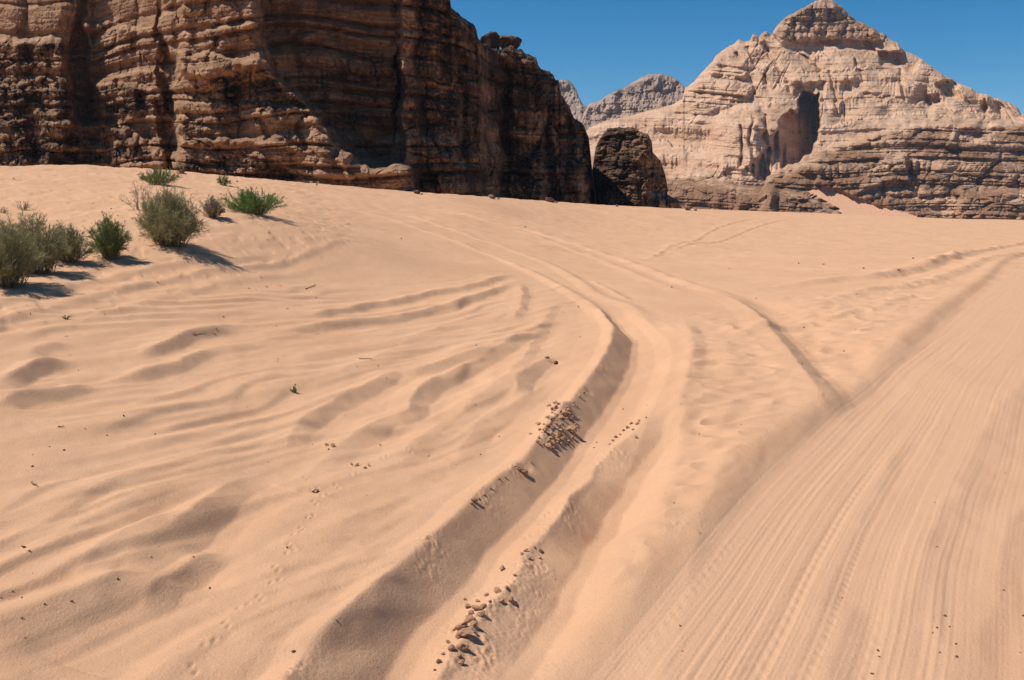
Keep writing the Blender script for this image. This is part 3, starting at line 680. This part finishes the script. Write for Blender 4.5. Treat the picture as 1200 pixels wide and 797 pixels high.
    for ln, am_ in (([(780,150),(860,130),(900,117),(960,122),(1010,112),(1060,118),(1110,126),(1200,142)], 8), ([(820,100),(850,90),(900,80),(960,86),(1020,78),(1060,92),(1100,104)], 6),
                    ([(880,66),(960,62),(1040,66)], 7), ([(780,128),(830,118),(880,100),(930,98)], 7), ([(960,150),(1010,140),(1070,132),(1130,138)], 8), ([(700,165),(780,168),(850,178)], 9), ([(690,205),(780,208),(870,216)], 9)):
        d_ = interp(P, ln)-(Q+noise2(P*.10, Q*.02, 94)*5+noise2(P*.35, Q*.05, 95)*2)
        D = D-am_*(1.1+1.6*noise2(P*.03, z*0+ln[0][1], 97))*sstep(-1.2, 1.5, d_)*sstep(30, 8, d_)*(1-bd)*(1-capm)*sstep(ln[0][0]-10, ln[0][0]+25, P)*sstep(ln[-1][0]+10, ln[-1][0]-25, P)
    D = D+(1-bd)*(1-capm)*gl+(1-bd)*noise2(x*.014, z*.02, 87)*6
    # blocky crag at the top
    f1, f2, cid = worley2(x*.075+.2*noise2(x*.1, z*.1, 47), z*.045, 21)
    g1, g2, cid2 = worley2(x*.18, z*.14, 22)
    D = D+capm*((cid-.5)*22+(.5-f1)*22+(cid2-.5)*7+(.4-g1)*7)
    h1, h2, hc = worley2(x*.028+.2*noise2(x*.05, z*.05, 57), z*.05, 35); i1, i2, ic = worley2(x*.075, z*.13, 36)
    D = D+(.3+.7*bd)*((hc-.5)*9+np.minimum(h2-h1, .25)*18+(ic-.5)*3.5+np.minimum(i2-i1, .2)*7)*(1-capm)*(1-.55*slab)
    D = D+bd*(noise2(x*.02, z*.03, 48)*10+np.abs(noise2(x*.06, z*.10, 49))*5)
    D = D+fbm3(x*.07, z*.09, o, 5, 100, .55)*(2.6+1.5*bd)
    # sand tongue
    sand = sstep(-1.5, 1.5, poly_sd(P+noise2(x*.05, z*0, 92)*3, Q+noise2(x*.06, z*0, 93)*1.5, [(945,224),(965,220),(985,223),(1010,234),(1040,243),(1072,252),(1075,300),(1000,300),(985,246)]))
    sY = 690+(250-Q)*1.25+noise2(x*.02, z*.03, 55)*2
    Y = (Y-D)*(1-sand)+sand*(sY-20)
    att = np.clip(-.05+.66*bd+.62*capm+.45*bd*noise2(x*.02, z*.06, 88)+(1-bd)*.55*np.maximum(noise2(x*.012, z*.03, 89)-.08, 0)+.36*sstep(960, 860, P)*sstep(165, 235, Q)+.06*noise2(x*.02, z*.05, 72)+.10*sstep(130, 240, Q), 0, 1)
    return Y, att, sand
mtop = lambda P: interp(P, [(640,190),(668,170),(690,150),(705,143),(740,135),(765,128),(790,122),(800,115),(803,103),(812,97),(822,86),(834,73),(838,66),(846,60),(853,55),(862,50),(866,46),(872,49),(879,47),(882,41),(887,41),(889,45),(892,39),(899,36),(903,42),(908,34),(914,26),(921,20),(929,16),(937,12),(947,6),(956,1),(965,-3),(975,0),(984,6),(992,14),(1003,24),(1018,30),(1030,38),(1036,40),(1041,45),(1052,50),(1060,60),(1075,66),(1084,72),(1096,82),(1110,90),(1124,99),(1138,103),(1147,109),(1160,112),(1172,117),(1183,120),(1192,125),(1197,134),(1215,138),(1260,140),(1330,165),(1400,200)])
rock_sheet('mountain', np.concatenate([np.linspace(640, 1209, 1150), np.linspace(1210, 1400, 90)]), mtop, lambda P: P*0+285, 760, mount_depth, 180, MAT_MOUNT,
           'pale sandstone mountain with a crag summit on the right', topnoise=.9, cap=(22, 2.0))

# ---- farther peaks
def far_depth(y0, seed, sc):
    def f(P, Q):
        u, v = uv(P, Q); x = u*y0; z = v*y0
        Y = y0-(Q-90)*2.6+noise2(x*.006, z*.004, seed)*40
        wrp = noise2(x*.004, z*.004, seed+1)
        D = strata(z, x, 24, seed, 60, 4, 3, 4, 3, wrp*3)+strata(z, x, 9, seed+5, 18, 1.5, 1.5, 2, 1.5, wrp*5)
        D = D+(1-np.abs(noise2(x*.018, z*.008, seed+2))*2)*16+fbm3(x*.025, z*.02, P*0, 6, seed+7, .62)*24
        return Y-D, np.clip(.22+.25*noise2(x*.01, z*.02, seed+3)+.2*(Q < 108), 0, 1), P*0
    return f
rock_sheet('mountain', np.linspace(676, 850, 420), lambda P: interp(P, [(676,160),(684,132),(690,122),(703,118),(712,112),(722,106),(732,102),(742,96),(752,90),(762,87),(775,86),(786,89),(794,94),(800,99),(804,108),(850,170)]),
           lambda P: P*0+270, 320, far_depth(1350, 61, 1), 200, MAT_FAR, 'rounded brown peak behind the left shoulder of the big mountain', topnoise=.8, cap=(25, 1.6))
rock_sheet('mountain', np.linspace(600, 700, 260), lambda P: interp(P, [(600,120),(640,100),(652,96),(658,93),(664,93),(670,97),(675,104),(679,115),(683,122),(690,126),(693,140),(700,180)]),
           lambda P: P*0+270, 300, far_depth(1900, 71, 1), 250, MAT_FAR, 'small bluish peak seen just right of the near cliff', topnoise=.5, cap=(30, 1.5))

# ---------------------------------------------------------------- rocks, clods, pebbles
def rock_mesh(name, seed, mat, sub=3, amp=.35, flat=.75, lumps=1.3, facets=True):
    import bmesh
    bm = bmesh.new(); bmesh.ops.create_icosphere(bm, subdivisions=sub, radius=1)
    me = bpy.data.meshes.new(name); bm.to_mesh(me); bm.free()
    c = np.zeros(len(me.vertices)*3, np.float32); me.vertices.foreach_get('co', c); c = c.reshape(-1, 3)
    rg = np.random.default_rng(seed)
    if facets:
        for _ in range(9):                                           # chip flat faces off
            nrm = rg.normal(size=3); nrm /= np.linalg.norm(nrm); h = rg.uniform(*((.45, .7) if sub >= 5 else (.5, .85)))
            d = c@nrm; c = c-np.maximum(d-h, 0)[:, None]*nrm[None]*.9
    o = rg.uniform(0, 50)
    k = 1+amp*fbm3(c[:, 0]*lumps+o, c[:, 1]*lumps, c[:, 2]*lumps, 4, seed % 9, .55)
    c = c*k[:, None]*np.array([1, rg.uniform(.7, .95), flat])
    me.vertices.foreach_set('co', c.ravel()); me.materials.append(mat)
    me.polygons.foreach_set('use_smooth', np.full(len(me.polygons), sub >= 4)); me.update()
    return me
# two boulders on the skyline of the cliff
for nm, px, py, rpx, d, lab, sd_, fl in (('boulder', 573, 51, 16, 163, 'dark rounded boulder perched on the cliff skyline, the taller of two', 3, 1.15),
                                     ('boulder', 596, 56, 16.5, 166, 'dark flat-topped boulder on the cliff skyline, right of the taller one', 5, .78)):
    u, v = uv(px, py); me = rock_mesh('boulder', sd_, MAT_CLIFF, 5, .28, fl); at_ = me.attributes.new('varnish_shade', 'FLOAT', 'POINT'); at_.data.foreach_set('value', np.full(len(me.vertices), .75, np.float32))
    o = link('boulder', me, label=lab, cat='boulder', loc=(float(u)*d, d, ZC+float(v)*d)); s = rpx/F*d; o.scale = (s*.95, s*.95, s)
    o.rotation_euler = (0, 0, sd_*1.3)
CL = [rock_mesh('sand_clod', 40+k, MAT_CLOD, 3, .30, .7) for k in range(6)]
PB = [rock_mesh('pebble', 60+k, MAT_PEBBLE, 2, .3, .6) for k in range(4)]
PW = rock_mesh('pebble', 70, MAT_WHITE, 2, .3, .6)
rnd = random.Random(5)
def drop_rock(name, me, px, py, size, lab, cat, group, sink=.35, lift=0):
    x, y = hit(px, py, Z); z = ground_z(x, y, Z)
    o = link(name, me, label=lab, cat=cat, group=group, loc=(x, y, z+size*(.7-sink)+lift))
    o.scale = (size*rnd.uniform(.8, 1.2), size*rnd.uniform(.7, 1.1), size*rnd.uniform(.7, 1.1))
    o.rotation_euler = (rnd.uniform(-.5, .5), rnd.uniform(-.5, .5), rnd.uniform(0, 6.28)); return o
heap_extra = [(655+rnd.gauss(0,1)*9-(q_-498)*.33, q_) for q_ in [rnd.uniform(474, 524) for _ in range(62)]]
heap = heap_extra+[(655,474),(650,478),(660,480),(668,484),(645,484),(652,487),(659,490),(666,492),(672,495),(640,491),(647,493),(654,497),(661,499),(668,503),(636,497),(642,500),(650,503),(657,507),(663,508),
        (638,507),(645,509),(652,513),(659,514),(633,515),(641,517),(648,520),(655,521),(637,523),(644,525),(650,527),(664,520),(676,499),(679,505),(670,488),(649,474),(634,503),(630,521),(661,486),(644,478),(656,503)]
for k, (a, b) in enumerate(heap):
    big = .020 if k % 9 else .042
    drop_rock('sand_clod', CL[k % 6], a+rnd.uniform(-2, 2), b+rnd.uniform(-2, 2), big*rnd.uniform(.5, 1.5), 'rust-brown crumb of sand in the heap on the left edge of the curved rut', 'clod', 'clods heaped on the edge of the rut', .15)
line2 = [(548,712,.03),(552,720,.03),(558,716,.04),(551,728,.045),(556,734,.04),(563,722,.03),(541,738,.05),(546,746,.05),(551,740,.03),(537,747,.03),(530,762,.03),(542,761,.035),(538,770,.025),(540,778,.025),(514,777,.025),(509,786,.015),
         (574,706,.02),(583,694,.03),(588,706,.03),(599,704,.035),(594,690,.02),(570,698,.02),(566,712,.025),(560,705,.02),(603,675,.02),(588,668,.03),(616,646,.02),(620,655,.025),(612,650,.02),(634,647,.025),(633,655,.02),(626,642,.015),(525,754,.018),(519,767,.012),(533,739,.015),(545,703,.015)]
for k, (a, b, s) in enumerate(line2):
    drop_rock('sand_clod', CL[(k*5+1) % 6], a, b, s*.85*rnd.uniform(.85, 1.15), 'dark lump of packed sand crumbling along the right edge of the rut floor', 'clod', 'clods along the right edge of the rut', .25)
for k, (a, b, s) in enumerate([(740,497,.025),(746,498,.03),(736,502,.025),(742,504,.02),(731,505,.02),(745,513,.022),(722,513,.025),(718,517,.02),(727,510,.018),(757,490,.015),(699,519,.015),(749,494,.02),(714,521,.014),(696,525,.012)]):
    drop_rock('sand_clod', CL[(k*3) % 6], a, b, s, 'reddish sand crumb on the bright strip right of the rut', 'clod', 'crumbs on the strip between the ruts', .25)
for k, (a, b, s) in enumerate([(608,551,.035),(615,556,.04),(604,547,.02),(592,560,.015),(585,562,.015),(575,573,.015),(567,580,.014),(556,588,.03),(552,590,.02),(561,585,.012),(622,542,.015),(679,465,.028),(684,461,.02),(730,480,.012)]):
    drop_rock('sand_clod', CL[(k*3+2) % 6], a, b, s, 'small clod on the crumbling crest left of the curved rut', 'clod', 'clods on the crest left of the rut', .2)
for k, (a, b, s) in enumerate([(383,522,.022),(390,524,.028),(385,527,.014),(412,545,.02),(418,546,.02),(432,546,.018),(428,549,.014),(368,577,.022),(372,576,.016),(445,522,.016)]):
    drop_rock('sand_clod', CL[(k*3+2) % 6], a, b, s, 'small dark clod on the wind ripples left of the rut', 'clod', 'clods on the ripples', .2)
drop_rock('stone', PB[1], 651, 426, .05, 'dark brown stone lying in a small hollow above the clod heap', 'stone', None, .25)
drop_rock('stone', CL[2], 641, 420, .04, 'reddish stone beside the dark one in the small hollow', 'stone', None, .35)
white = [(615,266,.09,'small white stone on the far wheel tracks'), (253,211,.06,'white stone beside the small green tuft on the crest'), (391,266,.05,'tiny pale stone on the slope right of the bushes'), (1090,273,.08,'tiny white stone on the far sand near the right track')]
for a, b, s, lab in white: drop_rock('pebble', PW, a, b, s, lab, 'pebble', None, .3)
fixed = [(278,213,.07),(470,280,.05),(855,315,.04),(936,309,.06),(965,310,.05),(1012,315,.06),(1053,317,.07),(1070,303,.06),(1004,345,.03),(942,384,.03),(886,350,.03),(787,337,.04),(763,278,.05),(797,734,.011),(797,734,.009),(820,625,.010),(790,590,.012),(798,474,.015),(758,475,.012),(854,402,.016),(989,412,.025),(940,427,.02),(936,425,.014),(1176,692,.012),(1199,722,.016),(1098,641,.01),(1096,589,.01),(1178,555,.01),(987,701,.008),
         (1107,722,.014),(1113,735,.01),(1120,755,.012),(1029,763,.014),(1022,790,.014),(1030,770,.01),(1121,770,.014),(1098,736,.012),(1093,742,.01),(1101,765,.01),
         (28,642,.022),(34,646,.012),(75,528,.018),(58,524,.013),(92,434,.012),(38,547,.014),(84,705,.013),(26,725,.010),(26,701,.010),(52,708,.010),(138,679,.013),(177,653,.010),(227,653,.010),(246,690,.014),(344,764,.016),(336,642,.016),(394,727,.010),(326,421,.016),(333,417,.012),(182,509,.011),(145,488,.02),(100,503,.012),(290,477,.010),(325,424,.012),(558,405,.018),(563,533,.013),(585,512,.012),(635,507,.012),(557,475,.014),(617,415,.012),(678,360,.03),(660,366,.02),(300,340,.015),(680,395,.018),(160,310,.03),(220,307,.02),(112,262,.03),(130,245,.03),(138,253,.03),(109,239,.03)]
for a, b, s in fixed:
    drop_rock('pebble', PB[rnd.randrange(4)], a, b, s*.72, 'small dark pebble lying loose on the open sand', 'pebble', 'dark pebbles scattered on the sand', .25)
for k in range(55):
    a = rnd.uniform(0, 1190); b = 797-(rnd.random()**1.3)*470; d = 2.2*F/(b-225)
    if 650 < a and b > 300 and (a-1197)/(b-235) > -.95: continue
    drop_rock('pebble', PB[rnd.randrange(4)], a, b, max(.003, d*.0008)*rnd.uniform(.5, 1.4), 'small dark pebble lying loose on the open sand', 'pebble', 'dark pebbles scattered on the sand', .25)

for k, (a, b, s) in enumerate([(371,217,.12),(489,227,.30),(494,228,.14),(577,233,.42),(584,233.5,.18),(645,237,.5),(652,237.5,.2),(723,242,.24),(806,246.5,.55),(815,247,.3),(213,203,.22)]):
    drop_rock('fallen_rock', PB[k % 4], a, b, s*.8, 'dark rock fallen from the cliff and lying on the far sand edge', 'rock', 'fallen rocks along the foot of the cliff', .3)

# ---------------------------------------------------------------- twigs
def tube(pts, rad, k=5):
    p = np.array(pts, float); n_ = len(p); T = np.gradient(p, axis=0); T /= np.linalg.norm(T, axis=1)[:, None]
    up = np.array([.13, .21, 1.0]); A_ = np.cross(T, up); A_ /= np.linalg.norm(A_, axis=1)[:, None]+1e-9; B_ = np.cross(T, A_)
    a = np.arange(k)*2*math.pi/k
    V_ = p[:, None]+np.asarray(rad)[:, None, None]*(np.cos(a)[None, :, None]*A_[:, None]+np.sin(a)[None, :, None]*B_[:, None])
    return V_.reshape(-1, 3), grid_faces(n_, k, wrap=True)
def twig(px, py, px2, py2, rad, lab):
    a = hit(px, py, Z); b = hit(px2, py2, Z); rg = np.random.default_rng(int(px)); P_ = []
    for t in np.linspace(0, 1, 7):
        x = a[0]+(b[0]-a[0])*t; y = a[1]+(b[1]-a[1])*t
        P_.append((x, y, ground_z(x, y, Z)+rad*.7+.004*rg.normal()+rad*1.5*t))
    P_ = np.array(P_); o0 = P_[0].copy(); V_, f_ = tube(P_-o0, np.interp(np.linspace(0, 1, 7), [0, .9, 1], [rad, rad*.6, rad*.2]))
    link('twig', mesh_from('twig', V_, f_, mats=[MAT_WOOD]), label=lab, cat='twig', loc=tuple(o0))
twig(421, 421, 437, 422.5, .007, 'brown stick lying flat on the ripples left of centre')
twig(37, 566, 44, 571, .007, 'short dark stick near the left edge of the sand')
twig(68, 501, 76, 501.5, .006, 'short brown stick on the left ripples above the dark one')
twig(358, 339, 371, 334, .008, 'pale bent twig on the slope below the bushes')
twig(226, 392, 241, 389, .004, 'thin pale twig at the top of the left ripple')

# ---------------------------------------------------------------- bushes
def bush(px, py, wpx, hpx, kind, lab, seed, dens=1.0, spread=1.0, sparse=False, name='desert_shrub', cat='shrub', group=None, wind=0):
    x, y = hit(px, py, Z); z = ground_z(x, y, Z); d = y
    w = wpx/F*d/2; h = hpx/F*d*1.03
    rg = np.random.default_rng(seed)
    root = link(name, None, label=lab, cat=cat, group=group, loc=(x, y, z-.01))
    ns = int(70*dens); segs = 5; SV = []; SF = []; base = 0; tips = []
    az = rg.uniform(0, 2*math.pi, ns); el = rg.beta(1.5, 1.0, ns)     # 0 upright, 1 outward
    ln = rg.uniform(.78, 1.08, ns)
    lump = 1+.22*np.sin(az*2+rg.uniform(0, 6))+.16*np.sin(az*5+rg.uniform(0, 6))
    leaf_c = []; leaf_d = []
    for i in range(ns):
        a, e = az[i], el[i]
        rad_ = w*math.sin(e*math.pi/2*.97)*ln[i]*lump[i]; hh = h*(math.cos(e*math.pi/2*.93)**.75*.96+.06)*ln[i]
        end = np.array([math.cos(a)*rad_+wind*hh, math.sin(a)*rad_*.85, hh])
        st = np.array([math.cos(a)*w*.5, math.sin(a)*w*.4, 0])*rg.uniform(.1, .5+.6*e)
        mid = st+(end-st)*.5; mid[2] += (-.05+.18*e)*h; mid[:2] *= .92
        t = np.linspace(0, 1, segs)[:, None]
        p = (1-t)**2*st+2*t*(1-t)*mid+t*t*end+rg.normal(size=(segs, 3))*w*.018
        p[0] = st; r0 = (.006 if not sparse else .005)*(.6+.5*h)
        V_, f_ = tube(p, np.linspace(r0, r0*.3, segs), 4); SV.append(V_); SF.append(f_+base); base += len(V_)
        nb = int((16 if not sparse else 7)*(.7+.6*rg.random()))
        tt = rg.beta(1.6, 1.0, nb); 
        for q in tt:
            c = (1-q)**2*st+2*q*(1-q)*mid+q*q*end
            tang = 2*(1-q)*(mid-st)+2*q*(end-mid); tang /= np.linalg.norm(tang)+1e-9
            dd = tang+rg.normal(size=3)*.55+np.array([0, 0, .45]); dd /= np.linalg.norm(dd)
            l = h*rg.uniform(.10, .24)*(1.1-.3*q)
            leaf_c.append(c); leaf_d.append(dd*l)
    link('stems', mesh_from('stems', np.vstack(SV), np.vstack(SF), mats=[MAT_STEM]), root)
    # branchlets: each a bundle of thin tapered needles
    c = np.array(leaf_c); dv = np.array(leaf_d); m = 7 if not sparse else 4
    c = np.repeat(c, m, 0); dv = np.repeat(dv, m, 0); K = len(c)
    L_ = np.linalg.norm(dv, axis=1)[:, None]
    off_ = rg.uniform(0, .8, (K, 1)); c2 = c+dv*off_
    nd = dv/L_+rg.normal(size=(K, 3))*.42; nd /= np.linalg.norm(nd, axis=1)[:, None]
    ll = L_*rg.uniform(.35, .8, (K, 1))
    side = np.cross(nd, rg.normal(size=(K, 3))); side /= np.linalg.norm(side, axis=1)[:, None]
    wd = (.0034 if not sparse else .003)*(.7+.35*h)*(d/17)**.4*rg.uniform(.7, 1.3, (K, 1))
    tip = c2+nd*ll; midp = c2+nd*ll*.5
    third = np.cross(nd, side)
    V_ = np.stack([c2, midp+side*wd, midp-side*wd*.5+third*wd*.87, midp-side*wd*.5-third*wd*.87, tip], 1).reshape(-1, 3)
    V_[:, 2] = np.maximum(V_[:, 2], .0)
    b = np.arange(K)[:, None]*5
    f_ = np.stack([b+np.array([[0, 2, 1]]), b+np.array([[0, 3, 2]]), b+np.array([[0, 1, 3]]), b+np.array([[4, 1, 2]]), b+np.array([[4, 2, 3]]), b+np.array([[4, 3, 1]])], 1).reshape(-1, 3)
    link('foliage', mesh_from('foliage', V_, None, f_, smooth=False, mats=[MAT_LEAF[kind]]), root)
    return root
bush(8, 336, 84, 70, 'grey', 'grey-green shrub cut off by the left edge, lowest of the clump', 1, 2.0)
bush(-8, 303, 50, 46, 'green', 'dark green shrub top peeking in at the left edge above the clump', 2, 1.2)
bush(45, 320, 76, 60, 'grey', 'broad feathery grey-green shrub in the middle of the left clump', 3, 1.7)
bush(80, 307, 58, 40, 'grey', 'low wispy shrub at the right end of the left clump', 4, 1.5)
bush(130, 303, 42, 46, 'green', 'compact round green shrub standing alone between the clump and the largest shrub', 5, 1.3)
bush(200, 288, 82, 60, 'grey', 'largest domed grey-green shrub with a shadow on its right', 6, 2.3)
bush(168, 246, 44, 30, 'dry', 'sparse dry twiggy shrub above the largest shrub', 7, .5, sparse=True)
bush(187, 217, 46, 20, 'green', 'low green shrub on the sand crest above the dry one', 8, 1.2)
bush(249, 255, 30, 22, 'dry', 'small dry grey shrub between the largest shrub and the bright green one', 9, .9)
bush(298, 251, 74, 27, 'bright', 'low spreading bright green shrub farthest right', 10, 2.0, wind=-.2)
bush(262, 217, 17, 11, 'green', 'small green tuft on the crest beside a white stone', 11, .6)
bush(27, 246, 24, 12, 'dry', 'small dry tuft on the slope above the left clump', 12, .4, sparse=True)
bush(4, 250, 14, 8, 'dry', 'tiny dry tuft at the left edge of the upper slope', 13, .3, sparse=True)
bush(346, 460, 11, 10, 'green', 'tiny green seedling alone on the ripples', 14, .14, name='seedling', cat='plant')
bush(77, 374, 10, 6, 'green', 'tiny green sprig below the left clump', 15, .16, name='seedling', cat='plant')
for k in range(46):
    a = rnd.uniform(0, 430); b = rnd.uniform(258, 400) if k < 34 else rnd.uniform(205, 250)
    if b < 205+a*.06: continue
    bush(a, b, rnd.uniform(4, 9), rnd.uniform(1.5, 3), 'dry', 'tiny withered sprig on the littered slope around the shrubs', 200+k, .10, sparse=True, name='dry_sprig', cat='sprig', group='withered sprigs around the shrubs')
print('verts sand', len(V))

# ---------------------------------------------------------------- air: even haze round the whole place
mh = bpy.data.materials.new('haze'); mh.use_nodes = True; th_ = mh.node_tree; th_.nodes.clear()
mo = th_.nodes.new('ShaderNodeOutputMaterial'); pv = th_.nodes.new('ShaderNodeVolumePrincipled')
pv.inputs['Color'].default_value = (.72, .84, 1, 1); pv.inputs['Density'].default_value = .00007; pv.inputs['Anisotropy'].default_value = .2
th_.links.new(pv.outputs[0], mo.inputs['Volume'])
hv = np.array([[x, y, z] for z in (-15.5, 330) for x, y in ((-3300, -3300), (3300, -3300), (3300, 3300), (-3300, 3300))])
hf = np.array([[0,3,2,1],[4,5,6,7],[0,1,5,4],[1,2,6,5],[2,3,7,6],[3,0,4,7]])
link('haze', mesh_from('haze', hv, hf, smooth=False, mats=[mh]), kind='stuff', label='thin dry desert air paling the far peaks')
